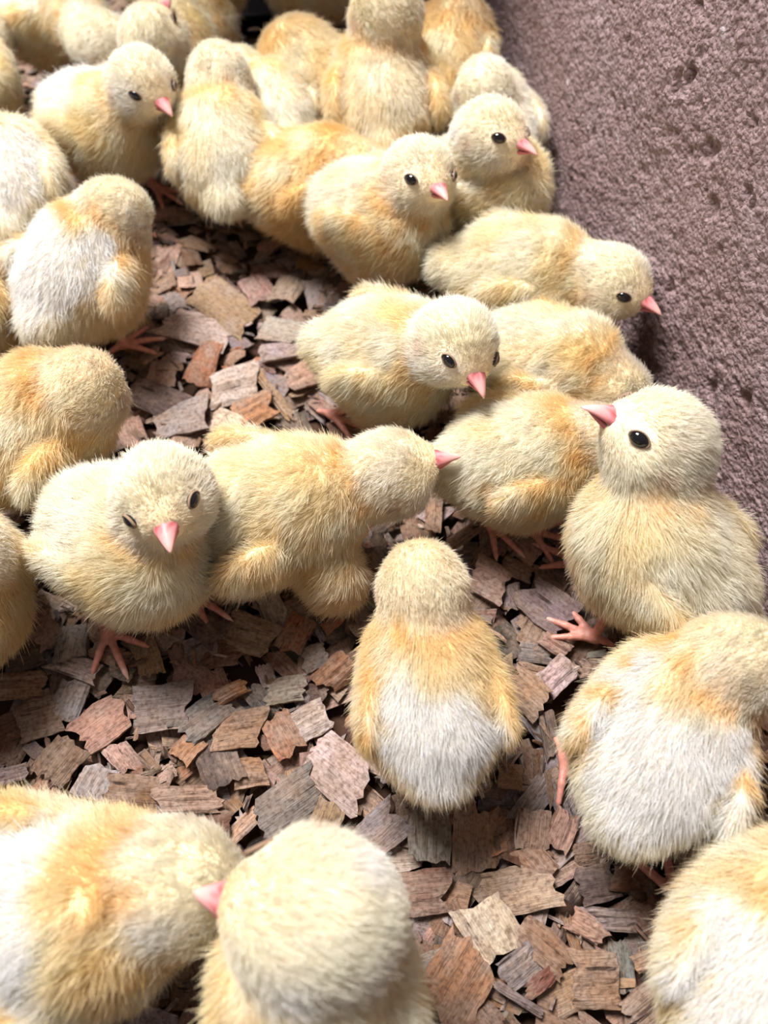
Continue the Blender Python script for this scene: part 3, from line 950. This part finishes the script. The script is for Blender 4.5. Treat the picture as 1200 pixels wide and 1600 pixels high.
# centre px, length px along the fibres, width px, fibre angle in the picture, tone, curl, label
NAMED = [
    (250, 1105, 96, 72, 3, 'grey', 0, 'flat grey plank chip with straight fibres below the pink foot'),
    (158, 1132, 84, 62, 38, 'pink', .05, 'pinkish chip with squared corners left of the grey plank chip'),
    (112, 1006, 62, 46, 82, 'grey', .25, 'curved grey chip beside the standing chick\'s toes'),
    (118, 1042, 72, 36, -20, 'pale', .1, 'pale chip under the tip of the pink toe'),
    (108, 1096, 66, 46, 70, 'lilac', .05, 'lilac grey chip left of the pinkish squared chip'),
    (62, 1122, 78, 60, 14, 'brown', .05, 'olive brown chip at the left, below the dark ones'),
    (95, 1187, 74, 56, 48, 'brown', .08, 'torn brown chip with frayed right end near the lower left chick'),
    (213, 1238, 92, 56, -4, 'red', .05, 'dark reddish stained chip above the lower left chick'),
    (292, 1250, 104, 44, 2, 'pink', .05, 'long pale splintered chip beside the reddish stained one'),
    (40, 1022, 66, 48, 20, 'dark', .1, 'dark grey brown chip at the left edge by the tan chick'),
    (62, 985, 58, 66, 35, 'pink', .1, 'pink streaked chip left of the standing chick\'s leg'),
    (148, 1222, 56, 52, 58, 'lilac', .05, 'lilac chip left of the reddish stained one'),
    (25, 1072, 96, 42, 6, 'brown', .1, 'brown strip of wood lying at the left edge'),
    (318, 976, 74, 50, -36, 'dark', .12, 'dark brown chip under the standing chick\'s chest'),
    (390, 992, 90, 60, -22, 'pink', .08, 'large pink chip below the sleeping chick'),
    (366, 926, 78, 36, 6, 'pink', .1, 'pink splinter tucked between the standing and the sleeping chick'),
    (462, 990, 58, 44, 62, 'orange', .05, 'orange brown chip under the sleeping chick\'s wing'),
    (493, 1027, 42, 38, 20, 'grey', .1, 'small rough grey chip left of the back turned chick'),
    (526, 1050, 58, 44, 36, 'orange', .5, 'shiny curled orange bark piece beside the back turned chick'),
    (448, 1078, 62, 42, 10, 'pale', .05, 'whitish chip with frayed edge in the lit litter'),
    (360, 1082, 52, 24, 26, 'orange', .4, 'small curled orange shaving left of the whitish chip'),
    (376, 1140, 78, 60, 8, 'tan', .06, 'broad tan chip under the curled orange shaving'),
    (316, 1122, 84, 52, 40, 'grey', .06, 'greyish chip slanting up right beside the grey plank chip'),
    (442, 1147, 68, 52, -62, 'orange', .15, 'orange tan chip standing on edge beside the broad tan one'),
    (484, 1128, 62, 52, 30, 'pale', .1, 'crumbly pale chip in the lit patch of litter'),
    (343, 1194, 76, 68, -70, 'dark', .08, 'dark grey cracked chip in the shaded litter'),
    (388, 1208, 62, 46, 4, 'tan', .05, 'small tan rectangular chip right of the dark cracked one'),
    (296, 1168, 48, 38, 50, 'orange', .05, 'orange flake by the dark cracked chip'),
    (528, 1204, 108, 84, -42, 'pale', .08, 'big pale chip left of the white rump'),
    (456, 1257, 116, 80, 36, 'grey', .06, 'big grey chip between the big pale one and the bottom chick'),
    (511, 1280, 56, 48, 70, 'tan', .05, 'tan chip below the big pale one'),
    (592, 1302, 90, 66, 40, 'grey', .05, 'blue grey block chip right above the bottom chick\'s head'),
    (322, 1296, 82, 44, 24, 'red', .05, 'reddish chip touching the lower left chick\'s nape'),
    (672, 1297, 96, 66, 88, 'grey', .05, 'fuzzy grey brown chip under the white rump'),
    (742, 1312, 96, 70, 88, 'tan', .05, 'upright tan plank chip right of the fuzzy grey one'),
    (655, 1395, 92, 72, 4, 'red', .05, 'red brown chip right of the bottom chick\'s head'),
    (765, 1450, 100, 84, -58, 'cream', .06, 'light torn chip with ragged end near the bottom'),
    (715, 1532, 122, 104, 60, 'orange', .04, 'largest reddish chip near the bottom edge'),
    (852, 1482, 94, 52, -42, 'brown', .03, 'brown plank chip lying over a grey shiny one'),
    (812, 1510, 62, 52, 40, 'grey', .05, 'shiny grey chip under the brown plank chip'),
    (842, 1536, 52, 30, 36, 'red', .03, 'small red brown block at the end of the brown plank chip'),
    (815, 1390, 104, 76, 12, 'pink', .08, 'broad fuzzy pinkish chip right of the red brown one'),
    (836, 1346, 56, 46, -50, 'tan', .1, 'tan shaving on top of the fuzzy pinkish chip'),
    (832, 1296, 62, 54, 84, 'pink', .05, 'pink grey chip with upright fibres above the tan shaving'),
    (878, 1296, 60, 42, 70, 'pink', .05, 'salmon chip beside the thin pink leg'),
    (812, 1562, 86, 15, -32, 'grey', .02, 'thin grey stick near the bottom edge'),
    (936, 1380, 64, 60, 10, 'dark', .12, 'rough grey bark piece below the white backed chick'),
    (950, 1437, 88, 36, -3, 'grey', .08, 'grey striped slat chip under the rough bark piece'),
    (918, 1448, 70, 40, -30, 'pink', .1, 'pink chip peeking from under the grey striped slat'),
    (992, 1372, 78, 42, -1, 'red', .03, 'red brown plank chip beside the bare toes'),
    (1022, 1442, 84, 58, -52, 'red', .1, 'shaded brown chip left of the corner chick'),
    (932, 1530, 70, 96, 2, 'tan', .05, 'tan chip with an amber resin band near the bottom'),
    (1010, 1502, 42, 34, 20, 'tan', .05, 'small tan block left of the corner chick\'s rump'),
    (1012, 1572, 74, 66, 40, 'pink', .1, 'crumbly pinkish chip at the bottom by the corner chick'),
    (316, 515, 108, 52, -10, 'pale', .06, 'large whitish lilac chip in the upper litter clearing'),
    (352, 480, 98, 60, -32, 'tan', .1, 'large tan chip above the whitish lilac one'),
    (320, 568, 62, 40, 66, 'orange', .2, 'bright orange diamond shaped chip in the clearing'),
    (368, 603, 80, 52, 14, 'pale', .08, 'pale grey chip right of the orange diamond chip'),
    (398, 641, 64, 42, 18, 'orange', .12, 'rough orange chip above the sleeping chick\'s back'),
    (353, 661, 40, 36, -20, 'cream', .04, 'small cream chip with a knot left of the rough orange one'),
    (424, 612, 88, 15, -52, 'tan', .05, 'tan stick slanting down beside the middle chick'),
    (438, 517, 64, 42, -14, 'pale', .06, 'pale pinkish chip left of the middle chick'),
    (286, 652, 86, 52, 10, 'lilac', .05, 'flat lilac chip above the standing chick\'s head'),
    (240, 622, 86, 46, -20, 'dark', .05, 'dark shaded slab right of the golden yellow chick'),
    (472, 588, 44, 36, 20, 'pink', .08, 'pink brown chip touching the middle chick'),
    (436, 550, 64, 26, 8, 'lilac', .1, 'narrow lilac chip left of the middle chick'),
    (402, 452, 42, 46, -60, 'pink', .15, 'pinkish upright flake high in the clearing'),
    (452, 452, 54, 40, 60, 'pink', .12, 'pink tan flake below the open staring chick'),
    (678, 798, 62, 26, 88, 'tan', .02, 'upright tan strip below the orange beak'),
    (764, 906, 64, 58, -30, 'pink', .05, 'pink brown chip right of the golden nape'),
    (854, 946, 94, 60, -36, 'grey', .15, 'grey bark chip in front of the tall wall chick'),
    (808, 890, 54, 26, -26, 'brown', .05, 'grey brown strip above the grey bark chip'),
    (868, 1008, 50, 26, -32, 'pink', .2, 'pinkish rolled shaving below the grey bark chip'),
    (870, 1056, 52, 46, 40, 'pale', .15, 'pale torn chip left of the white backed chick'),
    (822, 1082, 68, 58, -42, 'pink', .06, 'reddish pink chip right of the back turned chick'),
    (720, 840, 60, 20, 34, 'tan', .1, 'tan splinter in the shade under the lying chick'),
]
GROUP = 'loose wood chips of the litter'


def ground_axes(px, py, ang, L, W, z):
    c, s_ = math.cos(math.radians(ang)), math.sin(math.radians(ang))
    a = at(px - c * L / 2, py + s_ * L / 2, z); b = at(px + c * L / 2, py - s_ * L / 2, z)
    v = b - a
    ln = np.linalg.norm(v); yaw = math.atan2(v[1], v[0])
    a2 = at(px + s_ * W / 2, py + c * W / 2, z); b2 = at(px - s_ * W / 2, py - c * W / 2, z)
    w = b2 - a2
    wd = abs(np.dot(w, np.array([-math.sin(yaw), math.cos(yaw), 0])))
    return ln * 1000, wd * 1000, yaw


def tone(name, r, v=0.10):
    c = np.array(TONES[name], float) * 0.88 * (1 + r.normal() * v)
    c = np.clip(c + r.normal(size=3) * 3, 20, 250)
    return (*lin(*c), 1.0)


def hidden(p):
    """whether a chick stands between this point and the camera"""
    o = np.array([0, 0, CAM_H])
    d = p - o
    for (b, h, s) in CHICKS:
        for c, rad in ((b, 0.029 * s), (h, 0.018 * s)):
            t = np.clip(np.dot(c - o, d) / np.dot(d, d), 0, 1)
            if np.linalg.norm(o + t * d - c) < rad: return True
    return False


rc = np.random.default_rng(21)
chip_rows = []
loose = []
for i, (px, py, L, W, ang, tn, curl, lab) in enumerate(NAMED):
    z = 0.4 + 1.2 * rc.random()
    ln, wd, yaw = ground_axes(px, py, ang, L, W, z)
    V, F = chip_mesh(ln, wd, 100 + i, T=1.9, curl=0.03 + curl * 1.5)
    me = mesh_np('wood_chip', V * 0.001, F, M_CHIP, smooth=False)
    o = link('wood_chip', me)
    p = at(px, py, z)
    o.location = p
    o.rotation_euler = Euler((rc.normal() * 0.10, rc.normal() * 0.10, yaw), 'XYZ')
    o.color = tone(tn, rc, 0.05)
    tag(o, lab, 'wood chip', GROUP)
    chip_rows.append((p[0], p[1], ln * 0.0005))
POOL = []
for k in range(30):
    V, F = chip_mesh(1000 * 0.018, 1000 * 0.013, 500 + k, T=1.4, curl=abs(rc.normal()) * 0.16, jag=0.10)
    POOL.append(mesh_np('wood_chip', V * 0.001, F, M_CHIP, smooth=False))
names = ['grey', 'lilac', 'pink', 'tan', 'orange', 'red', 'dark', 'pale', 'brown']
wts = np.array([.13, .07, .19, .19, .06, .08, .10, .06, .12]); wts /= wts.sum()
WORDS = {'grey': 'grey weathered', 'lilac': 'lilac grey', 'pink': 'pinkish', 'tan': 'tan', 'orange': 'orange brown', 'red': 'red brown', 'dark': 'dark', 'pale': 'pale', 'brown': 'brown'}
cnt = 0; tries = 0
while cnt < 222 and tries < 20000:
    tries += 1
    px, py = rc.uniform(-10, 1210), rc.uniform(230, 1610)
    p = at(px, py, 0)
    if np.dot(p - WA, wnor) < 0.012: continue
    if hidden(p): continue
    if cnt < 150 and min(math.hypot(p[0] - a, p[1] - b) - rr * 0.75 for a, b, rr in chip_rows) < 0.0035: continue
    tn = names[rc.choice(len(names), p=wts)]
    sc = rc.uniform(0.42, 0.95) * (1.0 if cnt < 150 else 0.75)
    o = link('wood_chip', POOL[int(rc.integers(len(POOL)))])
    o.location = (p[0], p[1], rc.uniform(-0.0028, -0.0002))
    o.scale = (sc * rc.uniform(.8, 1.25), sc * rc.uniform(.6, 1.25), sc * 1.0)
    o.rotation_euler = Euler((rc.normal() * 0.16, rc.normal() * 0.16, rc.uniform(0, 6.28)), 'XYZ')
    o.color = tone(tn, rc)
    loose.append((o, tn, px, py))
    chip_rows.append((p[0], p[1], 0.009 * sc))
    cnt += 1


# say which loose chip is which: the nearest chick and the side of it
PLACES = [(200, 850, 'the front facing chick'), (430, 790, 'the sleeping chick'), (620, 560, 'the middle chick'), (670, 1060, 'the back turned chick'),
          (1030, 840, 'the tall wall chick'), (1040, 1150, 'the white backed chick'), (1150, 1470, 'the lower right corner chick'), (480, 1460, 'the bottom edge chick'),
          (140, 1420, 'the lower left corner chick'), (60, 660, 'the golden left edge chick'), (130, 420, 'the snowy backed chick'), (160, 190, 'the upper left staring chick'),
          (340, 220, 'the droopy winged chick'), (590, 340, 'the open staring chick'), (810, 715, 'the tucked head chick'), (450, 300, 'the deep yellow chick'), (840, 430, 'the wall leaning chick')]
ORD = ['nearest to it', 'second nearest to it', 'third nearest to it', 'fourth nearest to it', 'fifth nearest to it', 'sixth nearest to it', 'seventh nearest to it', 'eighth nearest to it', 'ninth nearest to it']
by = {}
for o, tn, px, py in loose:
    d, cx, cy, nm = min((math.hypot(px - a, py - b), a, b, c) for a, b, c in PLACES)
    dx, dy = px - cx, py - cy
    side = ('right of' if dx > 0 else 'left of') if abs(dx) > abs(dy) else ('below' if dy > 0 else 'above')
    by.setdefault((tn, side, nm), []).append((d, o))
for (tn, side, nm), lst in by.items():
    lst.sort(key=lambda t: t[0])
    for k, (d, o) in enumerate(lst):
        tag(o, f'small {WORDS[tn]} wood chip {side} {nm}' + ('' if len(lst) == 1 else ', ' + ORD[min(k, 8)]), 'wood chip', GROUP)


def build_litter():
    r = np.random.default_rng(77)
    VV, FF, CC, GG = [], [], [], []
    off = 0
    base = [chip_mesh(1, 1, 900 + k, T=0.08, curl=abs(r.normal()) * 0.1, nx=4, ny=3, jag=0.14, edge=0.06) for k in range(24)]
    n = 0
    while n < 9000:
        x, y = r.uniform(-.42, .30), r.uniform(-.10, .72)
        p = np.array([x, y, 0.0])
        if np.dot(p - WA, wnor) < 0.002: continue
        if math.hypot(x - GAP_FILLER[0], y - GAP_FILLER[1]) < 0.074: continue
        fine = r.random() < 0.55
        L = r.uniform(3, 8) if fine else r.uniform(8, 19)
        W = L * (r.uniform(0.12, 0.45) if fine else r.uniform(0.4, 0.9))
        V, F = base[int(r.integers(24))]
        V = V * np.array([L, W, 11.0])
        R = rot(r.uniform(0, 360), r.normal() * 13, r.normal() * 13)
        W3 = V @ R.T
        z = r.uniform(-7.5, -1.5) if not fine else r.uniform(-4.5, 1.2)
        W3 = W3 + np.array([x * 1000, y * 1000, z])
        VV.append(W3); FF.extend([[i + off for i in f] for f in F]); off += len(V)
        tn = names[r.choice(len(names), p=wts)]
        CC.append(np.tile(np.array(tone(tn, r)[:3]) * (0.85), (len(V), 1)))
        GG.append(V * 0.001 + r.uniform(-1, 1, 3))
        n += 1
    V = np.concatenate(VV) * 0.001
    me = mesh_np('wood_chip_litter', V, FF, M_LITTER, smooth=False, cols=np.concatenate(CC))
    g = me.attributes.new('grain', 'FLOAT_VECTOR', 'POINT')
    g.data.foreach_set('vector', np.concatenate(GG).astype(np.float32).ravel())
    tag(link('wood_chip_litter', me), 'bed of fine wood shavings and chips covering the floor', 'litter', kind='stuff')


build_litter()
